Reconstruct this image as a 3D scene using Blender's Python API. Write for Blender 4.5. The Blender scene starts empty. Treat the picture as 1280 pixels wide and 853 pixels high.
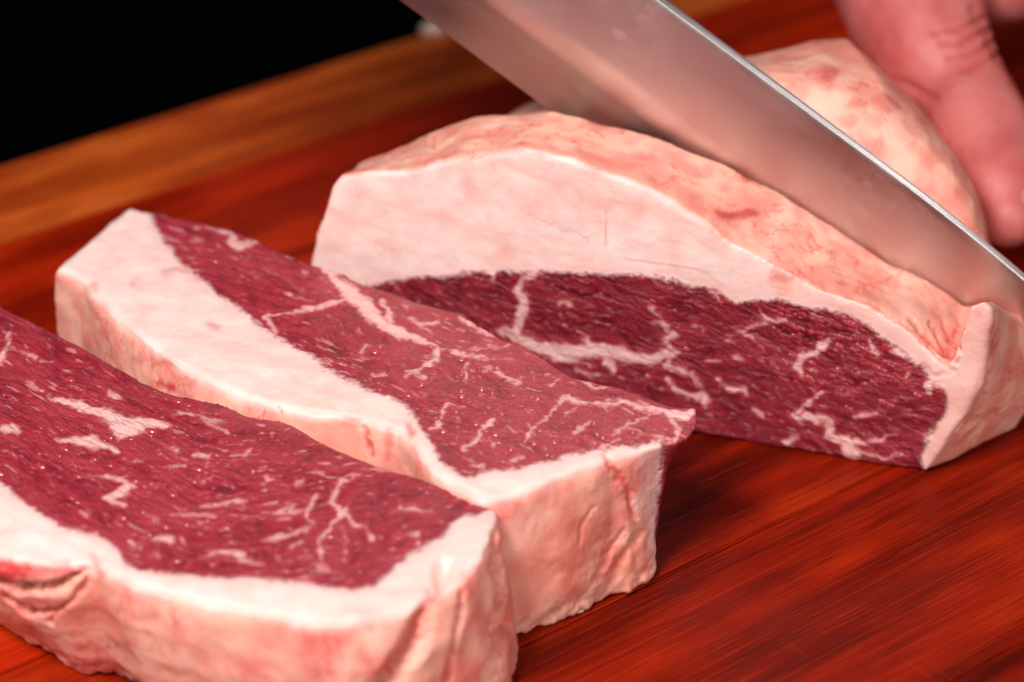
import bpy, bmesh, math, random
import numpy as np
from mathutils import Vector, Matrix

random.seed(4)
S = bpy.context.scene
COL = S.collection

# ------------------------------------------------------------------ camera
PITCH = math.radians(31.5)
F_PX = 3022.0                       # focal length in photo pixels (1280 wide)
TGT = np.array([0.0, 0.0, 0.03])
FWD = np.array([0.0, math.cos(PITCH), -math.sin(PITCH)])
RIGHT = np.array([1.0, 0.0, 0.0])
UP = np.cross(RIGHT, FWD)
CAM = TGT - FWD * 0.60
cam_d = bpy.data.cameras.new('camera')
cam = bpy.data.objects.new('camera', cam_d)
COL.objects.link(cam)
cam.location = CAM
cam.rotation_euler = (math.pi / 2 - PITCH, 0, 0)
cam_d.sensor_width = 36.0
cam_d.lens = F_PX * 36.0 / 1280.0
cam_d.clip_start = 0.02
cam_d.clip_end = 50
cam_d.dof.use_dof = True
cam_d.dof.focus_distance = 0.570
cam_d.dof.aperture_fstop = 7.0
cam_d.dof.aperture_blades = 9
S.camera = cam

# ------------------------------------------------------------------ light
W = bpy.data.worlds.new('World')
S.world = W
W.use_nodes = True
bg = W.node_tree.nodes['Background']
bg.inputs['Color'].default_value = (1.0, 0.93, 0.90, 1)
bg.inputs['Strength'].default_value = 0.04


def area(name, loc, target, size, power, color):
    l = bpy.data.lights.new(name, 'AREA')
    l.shape = 'RECTANGLE'
    l.size, l.size_y = size
    l.energy = power
    l.color = color
    o = bpy.data.objects.new(name, l)
    COL.objects.link(o)
    o.location = loc
    o.rotation_euler = (Vector(target) - Vector(loc)).to_track_quat('-Z', 'Y').to_euler()
    return o


area('key_lamp', (-0.33, -0.46, 0.76), (0.0, 0.0, 0.03), (0.26, 0.26), 10.5, (1.0, 0.945, 0.92))
area('fill_lamp', (0.50, -0.88, 0.52), (0.03, 0.0, 0.03), (0.5, 0.4), 5.2, (1.0, 0.89, 0.86))
area('spine_glint_lamp', (0.68, 0.66, 0.44), (0.08, 0.02, 0.08), (0.24, 0.18), 0.8, (1.0, 0.97, 0.95))  # added lamp in the mirror direction of the knife spine, to brighten it
area('meat_glint_lamp', (-0.20, 0.55, 0.70), (0.0, 0.0, 0.03), (0.04, 0.04), 0.9, (1.0, 0.97, 0.95))  # small added lamp that puts glints on the moist lean
S.view_settings.view_transform = 'Standard'
S.view_settings.look = 'None'
S.view_settings.exposure = 0.12
S.view_settings.gamma = 1.0
S.cycles.use_denoising = True
S.cycles.max_bounces = 8
S.cycles.sample_clamp_indirect = 6.0


# ------------------------------------------------------------------ helpers
def ray(x, y):
    return FWD * F_PX + RIGHT * (x - 640.0) + UP * (426.5 - y)


def on_z(x, y, z):
    d = ray(x, y)
    return CAM + d * ((z - CAM[2]) / d[2])


def on_plane(x, y, p0, n):
    d = ray(x, y)
    return CAM + d * (np.dot(p0 - CAM, n) / np.dot(d, n))


def at_depth(x, y, dep):
    return CAM + ray(x, y) / F_PX * dep


def to_px(P):
    v = P - CAM
    dz = v @ FWD
    return np.stack([640 + F_PX * (v @ RIGHT) / dz, 426.5 - F_PX * (v @ UP) / dz], 1)


def _h(i, j, k):
    n = (i * 374761393 + j * 668265263 + k * 2147483647 + 1013904223) & 0xFFFFFFFF
    n = ((n ^ (n >> 13)) * 1274126177) & 0xFFFFFFFF
    n = ((n ^ (n >> 16)) * 2246822519) & 0xFFFFFFFF
    return (n ^ (n >> 15)) & 0xFFFFFFFF


_G = np.random.RandomState(7).normal(size=(256, 3))
_G /= np.linalg.norm(_G, axis=1)[:, None]


def perlin(P):
    I = np.floor(P).astype(np.int64)
    f = P - I
    u = f * f * f * (f * (f * 6 - 15) + 10)
    r = 0
    for a in (0, 1):
        for b in (0, 1):
            for c in (0, 1):
                g = _G[_h(I[:, 0] + a, I[:, 1] + b, I[:, 2] + c) & 255]
                dd = g[:, 0] * (f[:, 0] - a) + g[:, 1] * (f[:, 1] - b) + g[:, 2] * (f[:, 2] - c)
                w = (u[:, 0] if a else 1 - u[:, 0]) * (u[:, 1] if b else 1 - u[:, 1]) * (u[:, 2] if c else 1 - u[:, 2])
                r = r + w * dd
    return r * 1.5


def fbm(P, oct=3):
    r, a, t = 0, 1.0, 0
    for o in range(oct):
        r = r + a * perlin(P * 2 ** o + 17.3 * o)
        t += a
        a *= 0.5
    return r / t


def sstep(a, b, x):
    t = np.clip((x - a) / (b - a), 0, 1)
    return t * t * (3 - 2 * t)


def seg_field(Q, lines):
    """largest (half width - distance) over tapered poly-lines, all in photo pixels"""
    best = np.full(len(Q), -60.0)
    for ln in lines:
        for (x0, y0, w0), (x1, y1, w1) in zip(ln[:-1], ln[1:]):
            m = max(w0, w1) + 30
            sel = np.nonzero((Q[:, 0] > min(x0, x1) - m) & (Q[:, 0] < max(x0, x1) + m) &
                             (Q[:, 1] > min(y0, y1) - m) & (Q[:, 1] < max(y0, y1) + m))[0]
            if not len(sel):
                continue
            q = Q[sel]
            dx, dy = x1 - x0, y1 - y0
            t = np.clip(((q[:, 0] - x0) * dx + (q[:, 1] - y0) * dy) / (dx * dx + dy * dy + 1e-9), 0, 1)
            dist = np.hypot(q[:, 0] - x0 - t * dx, q[:, 1] - y0 - t * dy)
            best[sel] = np.maximum(best[sel], (w0 + (w1 - w0) * t) * 0.5 - dist)
    return best


def poly_field(Q, poly):
    """signed distance, positive inside"""
    P = np.asarray(poly, float)
    best = np.full(len(Q), 1e9)
    ins = np.zeros(len(Q), bool)
    for (x0, y0), (x1, y1) in zip(P, np.roll(P, -1, 0)):
        dx, dy = x1 - x0, y1 - y0
        t = np.clip(((Q[:, 0] - x0) * dx + (Q[:, 1] - y0) * dy) / (dx * dx + dy * dy + 1e-9), 0, 1)
        best = np.minimum(best, np.hypot(Q[:, 0] - x0 - t * dx, Q[:, 1] - y0 - t * dy))
        c = (y0 > Q[:, 1]) != (y1 > Q[:, 1])
        xi = x0 + (Q[:, 1] - y0) * dx / (dy if abs(dy) > 1e-9 else 1e-9)
        ins ^= c & (Q[:, 0] < xi)
    return np.where(ins, best, -best)


def thing(name, label, cat, loc=(0, 0, 0), group=None):
    o = bpy.data.objects.new(name, None)
    o.empty_display_size = 0.02
    COL.objects.link(o)
    o.location = loc
    o['label'] = label
    o['category'] = cat
    if group:
        o['group'] = group
    return o


def link(name, me, mat, parent=None):
    o = bpy.data.objects.new(name, me)
    COL.objects.link(o)
    if mat and not me.materials:
        me.materials.append(mat)
    if parent:
        o.parent = parent
        o.matrix_parent_inverse = Matrix.Translation(parent.location).inverted()
    return o


def bm_mesh(name, bm, smooth=True):
    me = bpy.data.meshes.new(name)
    bmesh.ops.recalc_face_normals(bm, faces=bm.faces)
    bm.to_mesh(me)
    bm.free()
    for p in me.polygons:
        p.use_smooth = smooth
    return me


def resample(pts, n):
    pts = np.asarray(pts, float)
    s = np.r_[0, np.cumsum(np.linalg.norm(np.diff(pts, axis=0), axis=1))]
    t = np.linspace(0, s[-1], n)
    return np.stack([np.interp(t, s, pts[:, k]) for k in range(3)], 1)


def loft(loops):
    """closed loops of equal length -> closed mesh"""
    bm = bmesh.new()
    rows = [[bm.verts.new(p) for p in lp] for lp in loops]
    n = len(rows[0])
    for a, b in zip(rows[:-1], rows[1:]):
        for i in range(n):
            j = (i + 1) % n
            bm.faces.new((a[i], a[j], b[j], b[i]))
    f0 = bm.faces.new(rows[0])
    f1 = bm.faces.new(rows[-1][::-1])
    bmesh.ops.triangulate(bm, faces=[f0, f1])
    return bm_mesh('body', bm)


def remesh(me, voxel, smooth=2):
    o = bpy.data.objects.new('work', me)
    COL.objects.link(o)
    m = o.modifiers.new('r', 'REMESH')
    m.mode = 'VOXEL'
    m.voxel_size = voxel
    if smooth:
        s = o.modifiers.new('s', 'SMOOTH')
        s.iterations = smooth
        s.factor = 0.5
    dg = bpy.context.evaluated_depsgraph_get()
    out = bpy.data.meshes.new_from_object(o.evaluated_get(dg))
    bpy.data.objects.remove(o)
    n = len(out.vertices)
    V = np.empty(n * 3)
    out.vertices.foreach_get('co', V)
    Q = np.empty(len(out.polygons) * 4, int)
    out.polygons.foreach_get('vertices', Q)
    return V.reshape(-1, 3), Q.reshape(-1, 4), out


def normals_of(me, V):
    me.vertices.foreach_set('co', V.ravel())
    me.update()
    N = np.empty(len(V) * 3)
    me.vertex_normals.foreach_get('vector', N)
    return N.reshape(-1, 3)


def sub_mesh(name, V, N, Q, sel, attrs):
    q = Q[sel]
    used = np.unique(q)
    re = np.full(len(V), -1)
    re[used] = np.arange(len(used))
    q = re[q]
    me = bpy.data.meshes.new(name)
    me.vertices.add(len(used))
    me.vertices.foreach_set('co', V[used].ravel())
    me.loops.add(q.size)
    me.loops.foreach_set('vertex_index', q.ravel())
    me.polygons.add(len(q))
    me.polygons.foreach_set('loop_start', np.arange(len(q)) * 4)
    me.polygons.foreach_set('use_smooth', np.ones(len(q), bool))
    me.update(calc_edges=True)
    for k, a in attrs.items():
        if a.ndim == 2:
            at = me.attributes.new(k, 'FLOAT_VECTOR', 'POINT')
            at.data.foreach_set('vector', a[used].astype(np.float32).ravel())
        else:
            at = me.attributes.new(k, 'FLOAT', 'POINT')
            at.data.foreach_set('value', a[used].astype(np.float32).ravel())
    me.normals_split_custom_set_from_vertices(N[used])
    return me


# ------------------------------------------------------------------ node helper
class NT:
    def __init__(s, name):
        s.m = bpy.data.materials.new(name)
        s.m.use_nodes = True
        s.t = s.m.node_tree
        s.b = s.t.nodes['Principled BSDF']

    def n(s, typ, **kw):
        nd = s.t.nodes.new(typ)
        for k, v in kw.items():
            setattr(nd, k, v)
        return nd

    def put(s, sock, v):
        if isinstance(v, bpy.types.NodeSocket):
            s.t.links.new(v, sock)
        elif v is not None:
            if sock.type == 'RGBA' and len(v) == 3:
                v = (*v, 1)
            sock.default_value = v

    def attr(s, name, vec=False):
        nd = s.n('ShaderNodeAttribute', attribute_name=name)
        return nd.outputs['Vector' if vec else 'Fac']

    def math(s, op, a, b=None, clamp=False):
        nd = s.n('ShaderNodeMath', operation=op, use_clamp=clamp)
        s.put(nd.inputs[0], a)
        if b is not None:
            s.put(nd.inputs[1], b)
        return nd.outputs[0]

    def mapr(s, v, a, b, c=0.0, d=1.0):
        nd = s.n('ShaderNodeMapRange', interpolation_type='SMOOTHSTEP')
        for i, x in enumerate((v, a, b, c, d)):
            s.put(nd.inputs[i], x)
        return nd.outputs[0]

    def noise(s, vec, scale, detail=3.0, rough=0.55, dist=0.0):
        nd = s.n('ShaderNodeTexNoise')
        s.put(nd.inputs['Vector'], vec)
        nd.inputs['Scale'].default_value = scale
        nd.inputs['Detail'].default_value = detail
        nd.inputs['Roughness'].default_value = rough
        nd.inputs['Distortion'].default_value = dist
        return nd.outputs['Fac']

    def mix(s, f, a, b, mode='MIX'):
        nd = s.n('ShaderNodeMix', data_type='RGBA', blend_type=mode)
        s.put(nd.inputs['Factor'], f)
        s.put(nd.inputs['A'], a) if False else s.put(nd.inputs[6], a)
        s.put(nd.inputs[7], b)
        return nd.outputs[2]

    def mapping(s, vec, scale=(1, 1, 1), rot=(0, 0, 0), loc=(0, 0, 0)):
        nd = s.n('ShaderNodeMapping')
        s.put(nd.inputs['Vector'], vec)
        nd.inputs['Scale'].default_value = scale
        nd.inputs['Rotation'].default_value = rot
        nd.inputs['Location'].default_value = loc
        return nd.outputs[0]

    def bump(s, h, dist, strength=1.0, normal=None):
        nd = s.n('ShaderNodeBump')
        s.put(nd.inputs['Height'], h)
        nd.inputs['Distance'].default_value = dist
        nd.inputs['Strength'].default_value = strength
        if normal is not None:
            s.put(nd.inputs['Normal'], normal)
        return nd.outputs[0]


# ------------------------------------------------------------------ meat material
def meat_material(name, lean_a, lean_b, lean_c, skin_a, skin_b, sss=True):
    T = NT(name)
    geo = T.n('ShaderNodeTexCoord').outputs['Object']
    fib = T.attr('fib', True)
    cap, vein, skin, blood, tone, streak = (T.attr(k) for k in ('cap', 'vein', 'skin', 'blood', 'tone', 'streak'))
    n_edge = T.noise(geo, 700, 4, 0.6)
    n_fine = T.noise(T.mapping(fib, (0.45, 1.0, 1.0)), 1500, 3, 0.6)
    n_mid = T.noise(T.mapping(fib, (0.36, 1.0, 1.0)), 480, 3, 0.55, 0.5)
    n_gr = T.noise(geo, 850, 3, 0.6)
    n_soft = T.noise(geo, 110, 3, 0.5)
    e = T.math('MULTIPLY', T.math('SUBTRACT', n_edge, 0.5), 9.0)
    ev = T.math('MULTIPLY', T.math('SUBTRACT', T.noise(T.mapping(fib, (0.4, 1.0, 1.0)), 360, 3, 0.6), 0.5), 9.0)
    capm = T.mapr(T.math('ADD', cap, T.math('MULTIPLY', e, 1.3)), -4.6, 4.2)
    veinm = T.mapr(T.math('ADD', vein, T.math('ADD', ev, T.math('MULTIPLY', e, 0.5))), -3.2, 2.2, 0.0, 0.95)
    strm = T.mapr(T.math('ADD', streak, T.math('MULTIPLY', T.math('SUBTRACT', n_fine, 0.5), 0.7)), -0.02, 0.26, 0.0, 0.60)
    spk = T.noise(T.mapping(fib, (0.55, 1.0, 1.0), (0, 0, 0), (0.3, 0.1, 0.7)), 620, 2, 0.5)
    spm = T.math('MULTIPLY', T.mapr(spk, 0.62, 0.72, 0.0, 0.55), T.mapr(T.noise(geo, 48, 2, 0.5), 0.40, 0.62))
    marb = T.math('MAXIMUM', T.math('MAXIMUM', veinm, strm), spm)
    # lean
    lf = T.math('ADD', T.math('MULTIPLY', n_mid, 0.62), T.math('ADD', T.math('MULTIPLY', n_fine, 0.26), T.math('MULTIPLY', n_gr, 0.12)))
    lean = T.mix(T.mapr(lf, 0.31, 0.63), lean_a, lean_b)
    lean = T.mix(T.mapr(n_mid, 0.36, 0.24, 0, 0.6), lean, tuple(q * 0.45 for q in lean_a))
    lean = T.mix(T.mapr(tone, -0.35, 0.45, 0.0, 0.45), lean, lean_c)
    halo = T.mapr(vein, -12, 0, 0.0, 0.35)
    lean = T.mix(halo, lean, (0.40, 0.030, 0.045))
    marbc = T.mix(T.mapr(vein, -3, 6), (0.66, 0.27, 0.27), (0.80, 0.47, 0.44))
    lean = T.mix(marb, lean, marbc)
    # cut fat
    nf = T.noise(T.mapping(geo, (1, 1, 1)), 160, 4, 0.6, 0.6)
    fat = T.mix(T.mapr(nf, 0.35, 0.68), (0.86, 0.645, 0.59), (0.84, 0.565, 0.525))
    drag = T.noise(T.mapping(fib, (0.10, 1.0, 1.0)), 260, 3, 0.55)
    fat = T.mix(T.mapr(drag, 0.44, 0.70, 0, 0.45), fat, (0.84, 0.48, 0.43))
    fat = T.mix(T.mapr(T.noise(geo, 42, 3, 0.55), 0.50, 0.74, 0, 0.40), fat, (0.86, 0.57, 0.455))
    fat = T.mix(T.mapr(cap, 16, 0, 0, 0.55), fat, (0.82, 0.47, 0.45))
    # outer skin side of the fat
    sk = T.mix(T.mapr(n_soft, 0.36, 0.64), skin_a, skin_b)
    rid = T.math('ABSOLUTE', T.math('SUBTRACT', T.noise(geo, 105, 4, 0.55, 0.5), 0.5))
    cap_l = T.mapr(rid, 0.0, 0.022, 1.0, 0.0)
    patch = T.mapr(T.noise(geo, 55, 2, 0.5), 0.44, 0.62)
    sk = T.mix(T.math('MULTIPLY', T.math('MULTIPLY', cap_l, patch), 0.62), sk, (0.55, 0.07, 0.05))
    sk = T.mix(T.mapr(T.noise(geo, 38, 3, 0.5), 0.50, 0.68, 0, 0.55), sk, (0.70, 0.20, 0.14))
    fat = T.mix(skin, fat, sk)
    fat = T.mix(T.math('MULTIPLY', blood, 1.35, True), fat, (0.52, 0.050, 0.048))
    colr = T.mix(capm, lean, fat)
    T.put(T.b.inputs['Base Color'], colr)
    fatm = T.math('MAXIMUM', capm, T.math('MULTIPLY', marb, 0.6))
    T.put(T.b.inputs['Roughness'], T.mapr(fatm, 0, 1, 0.24, 0.40))
    T.b.inputs['IOR'].default_value = 1.42
    T.put(T.b.inputs['Specular IOR Level'], T.mapr(capm, 0, 1, 0.5, 0.32))
    if sss:
        T.b.subsurface_method = 'BURLEY'
        T.put(T.b.inputs['Subsurface Weight'], T.mapr(capm, 0, 1, 0.15, 0.5))
        T.b.inputs['Subsurface Radius'].default_value = (1.0, 0.42, 0.32)
        T.b.inputs['Subsurface Scale'].default_value = 0.0017
    # relief
    hl = T.math('ADD', T.math('ADD', T.math('MULTIPLY', n_fine, 0.9), T.math('MULTIPLY', n_gr, 0.45)), T.math('MULTIPLY', n_mid, 1.6))
    hf = T.math('ADD', T.math('MULTIPLY', T.noise(geo, 900, 3, 0.6), 0.22), T.math('MULTIPLY', nf, 0.22))
    h = T.n('ShaderNodeMix', data_type='FLOAT')
    T.put(h.inputs[0], capm)
    T.put(h.inputs[2], hl)
    T.put(h.inputs[3], hf)
    nrm = T.bump(h.outputs[0], 0.0008, 0.8)
    T.put(T.b.inputs['Normal'], nrm)
    # thin film of moisture with its own sparkle
    spark = T.bump(T.noise(geo, 1100, 2, 0.6), 0.0009, 0.9, nrm)
    T.put(T.b.inputs['Coat Normal'], spark)
    T.put(T.b.inputs['Coat Weight'], T.mapr(capm, 0, 1, 0.32, 0.14))
    T.b.inputs['Coat Roughness'].default_value = 0.09
    return T.m


# ------------------------------------------------------------------ wood
GA = math.radians(37.5)
GD = np.array([math.cos(GA), math.sin(GA), 0])
GN = np.array([-math.sin(GA), math.cos(GA), 0])


def wood_material(name, c_dark, c_mid, c_light, seed, rough=0.36):
    T = NT(name)
    geo = T.n('ShaderNodeTexCoord').outputs['Object']
    v = T.mapping(geo, (1, 1, 1), (0, 0, 0), (seed * 3.1, seed * 1.7, seed))
    wob = T.noise(T.mapping(v, (6, 14, 6)), 1.0, 2)
    wv = T.n('ShaderNodeVectorMath', operation='ADD')
    T.put(wv.inputs[0], T.mapping(v, (4, 85, 4)))
    T.put(wv.inputs[1], T.math('MULTIPLY', wob, 2.0))
    big = T.noise(wv.outputs[0], 1.0, 3, 0.5)
    fine = T.noise(T.mapping(v, (16, 1500, 16)), 1.0, 4, 0.62)
    pore = T.noise(T.mapping(v, (45, 2600, 45)), 1.0, 2, 0.5)
    blot = T.noise(T.mapping(v, (12, 34, 12)), 1.0, 3, 0.5)
    f = T.math('ADD', T.math('MULTIPLY', big, 0.55), T.math('MULTIPLY', blot, 0.45))
    c = T.mix(T.mapr(f, 0.37, 0.60), c_dark, c_mid)
    c = T.mix(T.mapr(blot, 0.50, 0.72, 0, 0.6), c, c_light)
    c = T.mix(T.mapr(fine, 0.52, 0.74, 0, 0.42), c, c_light)
    c = T.mix(T.mapr(fine, 0.48, 0.28, 0, 0.45), c, c_dark)
    c = T.mix(T.mapr(pore, 0.54, 0.64, 0, 0.6), c, c_dark)
    lite = T.noise(T.mapping(v, (30, 2200, 30), (0, 0, 0), (3, 7, 1)), 1.0, 2, 0.5)
    c = T.mix(T.mapr(lite, 0.58, 0.68, 0, 0.45), c, c_light)
    cut = T.noise(T.mapping(v, (1300, 22, 22), (0, 0, 1.15)), 1.0, 1, 0.4)
    cuts = T.math('MULTIPLY', T.mapr(cut, 0.70, 0.76), T.mapr(T.noise(v, 25, 2), 0.5, 0.62))
    c = T.mix(T.math('MULTIPLY', cuts, 0.55), c, c_light)
    T.put(T.b.inputs['Base Color'], c)
    T.put(T.b.inputs['Roughness'], T.mapr(fine, 0.3, 0.7, rough - 0.06, rough + 0.16))
    T.b.inputs['Specular IOR Level'].default_value = 0.10
    scr = T.noise(T.mapping(geo, (500, 30, 30), (0, 0, 0.5)), 1.0, 2)
    hh = T.math('ADD', T.math('MULTIPLY', fine, 0.8), T.math('MULTIPLY', scr, 0.35))
    T.put(T.b.inputs['Normal'], T.bump(hh, 0.0004, 0.45))
    return T.m


WOODS = [wood_material('red_wood_a', (0.060, 0.0017, 0.0004), (0.235, 0.0085, 0.0009), (0.42, 0.029, 0.0030), 1),
         wood_material('red_wood_b', (0.066, 0.0019, 0.0004), (0.250, 0.0092, 0.0010), (0.44, 0.031, 0.0032), 2),
         wood_material('red_wood_lit', (0.16, 0.0050, 0.0008), (0.36, 0.0155, 0.0018), (0.52, 0.045, 0.0045), 3)]  # last one: lighter copy for far planks, stronger light put into the colour
WOOD_PALE = wood_material('orange_wood', (0.22, 0.024, 0.003), (0.50, 0.082, 0.010), (0.64, 0.15, 0.025), 4)

# ------------------------------------------------------------------ setting: backdrop and counter
T = NT('dark_cloth')
T.put(T.b.inputs['Base Color'], T.mix(T.noise(T.n('ShaderNodeTexCoord').outputs['Object'], 9, 3), (0.0006, 0.0006, 0.0008), (0.0012, 0.0012, 0.0018)))
T.b.inputs['Roughness'].default_value = 1.0
T.b.inputs['Specular IOR Level'].default_value = 0.0
M_DARK = T.m
bm = bmesh.new()
vs = []
for i in range(61):
    x = -1.2 + 2.4 * i / 60
    y = 0.62 + 0.02 * math.sin(9 * x) + 0.012 * math.sin(23 * x + 1)
    vs.append((bm.verts.new((x, y, -0.06)), bm.verts.new((x, y + 0.10, 0.9))))
for a, b in zip(vs[:-1], vs[1:]):
    bm.faces.new((a[0], b[0], b[1], a[1]))
bmesh.ops.solidify(bm, geom=bm.faces[:], thickness=0.01)
o = link('background', bm_mesh('background', bm), M_DARK)
o['kind'] = 'structure'
bm = bmesh.new()
bmesh.ops.create_cube(bm, size=1, matrix=Matrix.Translation((0, 0.05, -0.062)) @ Matrix.Diagonal((2.4, 1.3, 0.04, 1)))
o = link('counter', bm_mesh('counter', bm, False), M_DARK)
o['kind'] = 'structure'

# ------------------------------------------------------------------ cutting board of glued planks
board = thing('cutting_board', 'thick reddish brown wooden cutting board under all the meat', 'cutting board', (0, 0, -0.04))
JOINTS = [-0.30, -0.232, -0.185, -0.135, -0.0668, -0.004, 0.052, 0.115, 0.1725, 0.2205]
for k, (q0, q1) in enumerate(zip(JOINTS[:-1], JOINTS[1:])):
    bm = bmesh.new()
    L0, L1 = -0.42, 0.52
    w = q1 - q0 - (0.0003 if k in (3, 4) else 0.00008)
    bmesh.ops.create_cube(bm, size=1, matrix=Matrix.Translation(((L0 + L1) / 2, (q0 + q1) / 2, -0.02)) @ Matrix.Diagonal((L1 - L0, w, 0.04, 1)))
    big = 0.004 if k == len(JOINTS) - 2 else (0.0005 if k in (3, 4) else 0.0002)
    bmesh.ops.bevel(bm, geom=[e for e in bm.edges if abs(e.verts[0].co.z - e.verts[1].co.z) < 1e-6 and e.verts[0].co.z > -0.01
                              and abs(e.verts[0].co.y - e.verts[1].co.y) < 1e-6
                              and (k < len(JOINTS) - 2 or e.verts[0].co.y > (q0 + q1) / 2)],
                    offset=big, segments=3, affect='EDGES')
    me = bm_mesh('plank', bm, False)
    o = link('plank', me, WOOD_PALE if k == len(JOINTS) - 2 else (WOODS[2] if k in (5, 6, 7) else WOODS[k % 2]), board)  # far red planks take the lighter copy, brightness painted in
    o.rotation_euler = (0, 0, GA)
    if k == len(JOINTS) - 2:
        o['label'] = 'paler orange edge plank'

# ------------------------------------------------------------------ meat pieces
FRONT_VEINS = [
    [(63, 497, 7), (85, 502, 11), (111, 511, 15), (139, 524, 20), (157, 534, 26), (182, 533, 20), (200, 533, 13), (216, 534, 4)],
    [(139, 530, 10), (150, 548, 6)],
    [(70, 545, 5), (98, 553, 11), (121, 558, 13), (149, 566, 8)],
    [(134, 491, 4), (145, 497, 6), (155, 504, 3)], [(193, 513, 3), (240, 519, 5), (284, 527, 3)], [(255, 527, 2), (284, 536, 5)],
    [(13, 419, 5), (8, 437, 8), (2, 449, 6), (-20, 470, 6)], [(15, 437, 4), (30, 443, 3), (46, 448, 5)], [(54, 450, 3), (68, 452, 4)],
    [(34, 477, 4), (54, 487, 5)], [(5, 535, 8), (23, 541, 6)], [(245, 571, 4), (263, 572, 5)], [(289, 569, 3), (312, 568, 4)],
    [(160, 576, 3), (180, 580, 5)], [(206, 585, 3), (232, 586, 5)],
    [(111, 596, 3), (155, 600, 6), (165, 608, 9), (152, 616, 10), (129, 623, 8), (155, 633, 3)],
    [(253, 631, 4), (280, 629, 5), (302, 627, 4)], [(219, 642, 3), (271, 645, 5)], [(258, 694, 3), (285, 693, 6), (307, 695, 4)],
    [(330, 643, 4), (350, 638, 6), (372, 637, 5), (384, 637, 3)], [(397, 619, 4), (388, 634, 8), (387, 650, 6), (395, 658, 4)],
    [(444, 593, 3), (428, 605, 5), (418, 619, 5), (418, 629, 6), (428, 640, 11), (420, 652, 7), (408, 665, 8), (400, 672, 6)],
    [(428, 640, 8), (433, 630, 5)], [(433, 641, 8), (441, 655, 6), (459, 657, 5), (464, 676, 4)], [(397, 675, 5), (402, 690, 7), (402, 706, 4)],
    [(320, 678, 3), (346, 670, 7), (379, 664, 4), (392, 657, 4)], [(428, 668, 3), (431, 690, 4)], [(500, 631, 7), (516, 637, 5), (544, 643, 3)],
    [(328, 626, 4), (346, 625, 6)], [(379, 555, 3), (401, 550, 5)], [(495, 670, 4), (526, 671, 4)], [(364, 686, 5), (379, 678, 5)],
    [(205, 560, 3), (222, 563, 4)], [(336, 597, 7), (343, 598, 4)], [(372, 602, 5), (380, 602, 4)], [(100, 640, 4), (112, 645, 5)],
    [(195, 675, 7), (210, 677, 7)], [(225, 672, 5), (230, 678, 4)], [(162, 678, 6), (178, 686, 4)], [(300, 700, 6), (330, 708, 5)],
]
MID_VEINS = [
    [(258, 281, 4), (283, 294, 8), (299, 305, 10), (320, 304, 5)],
    [(404, 338, 8), (428, 358, 16), (451, 379, 22), (471, 400, 18), (502, 418, 13), (529, 428, 8), (550, 436, 7), (580, 443, 5), (614, 448, 6), (640, 450, 3)],
    [(425, 345, 3), (446, 362, 6)], [(478, 380, 7), (492, 400, 10)],
    [(452, 378, 14), (433, 374, 9), (410, 379, 9), (397, 384, 8), (366, 391, 8), (332, 393, 7), (337, 404, 6), (342, 416, 5)],
    [(355, 366, 6), (371, 373, 6)], [(550, 436, 8), (546, 446, 11), (530, 455, 7), (523, 464, 6), (508, 469, 5)],
    [(503, 397, 3), (524, 405, 6), (547, 400, 4)], [(575, 392, 4), (596, 407, 6), (627, 421, 3)], [(583, 436, 3), (622, 434, 4), (637, 429, 3)],
    [(619, 464, 3), (632, 474, 5), (650, 477, 5)], [(583, 456, 5), (585, 474, 6)],
    [(560, 506, 5), (551, 516, 5), (549, 532, 6), (540, 536, 5)], [(583, 508, 3), (562, 506, 4)],
    [(614, 526, 10), (604, 537, 7), (591, 549, 8), (580, 562, 7)], [(452, 441, 6), (459, 433, 6)], [(468, 469, 4), (485, 469, 4)],
    [(699, 503, 5), (706, 498, 9), (725, 501, 8), (756, 507, 8), (776, 503, 9), (797, 507, 8), (818, 515, 9), (843, 520, 11), (859, 518, 13), (869, 512, 8)],
    [(699, 505, 4), (689, 518, 5), (668, 534, 5), (656, 552, 4)], [(704, 520, 4), (720, 510, 4)], [(717, 541, 5), (727, 533, 6), (735, 527, 4)],
    [(763, 543, 3), (789, 529, 5), (818, 519, 4)], [(807, 542, 3), (828, 543, 4), (836, 551, 3)], [(748, 562, 6), (755, 555, 8), (772, 553, 5)],
    [(840, 520, 8), (846, 535, 7), (842, 552, 6)], [(730, 475, 5), (745, 484, 4), (770, 483, 3)], [(655, 440, 2), (690, 455, 3)],
    [(690, 478, 4), (702, 471, 3)], [(520, 470, 3), (532, 472, 5)], [(612, 548, 5), (618, 560, 4)], [(588, 574, 5), (604, 582, 7)], [(640, 575, 6), (655, 572, 5)],
]
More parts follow.
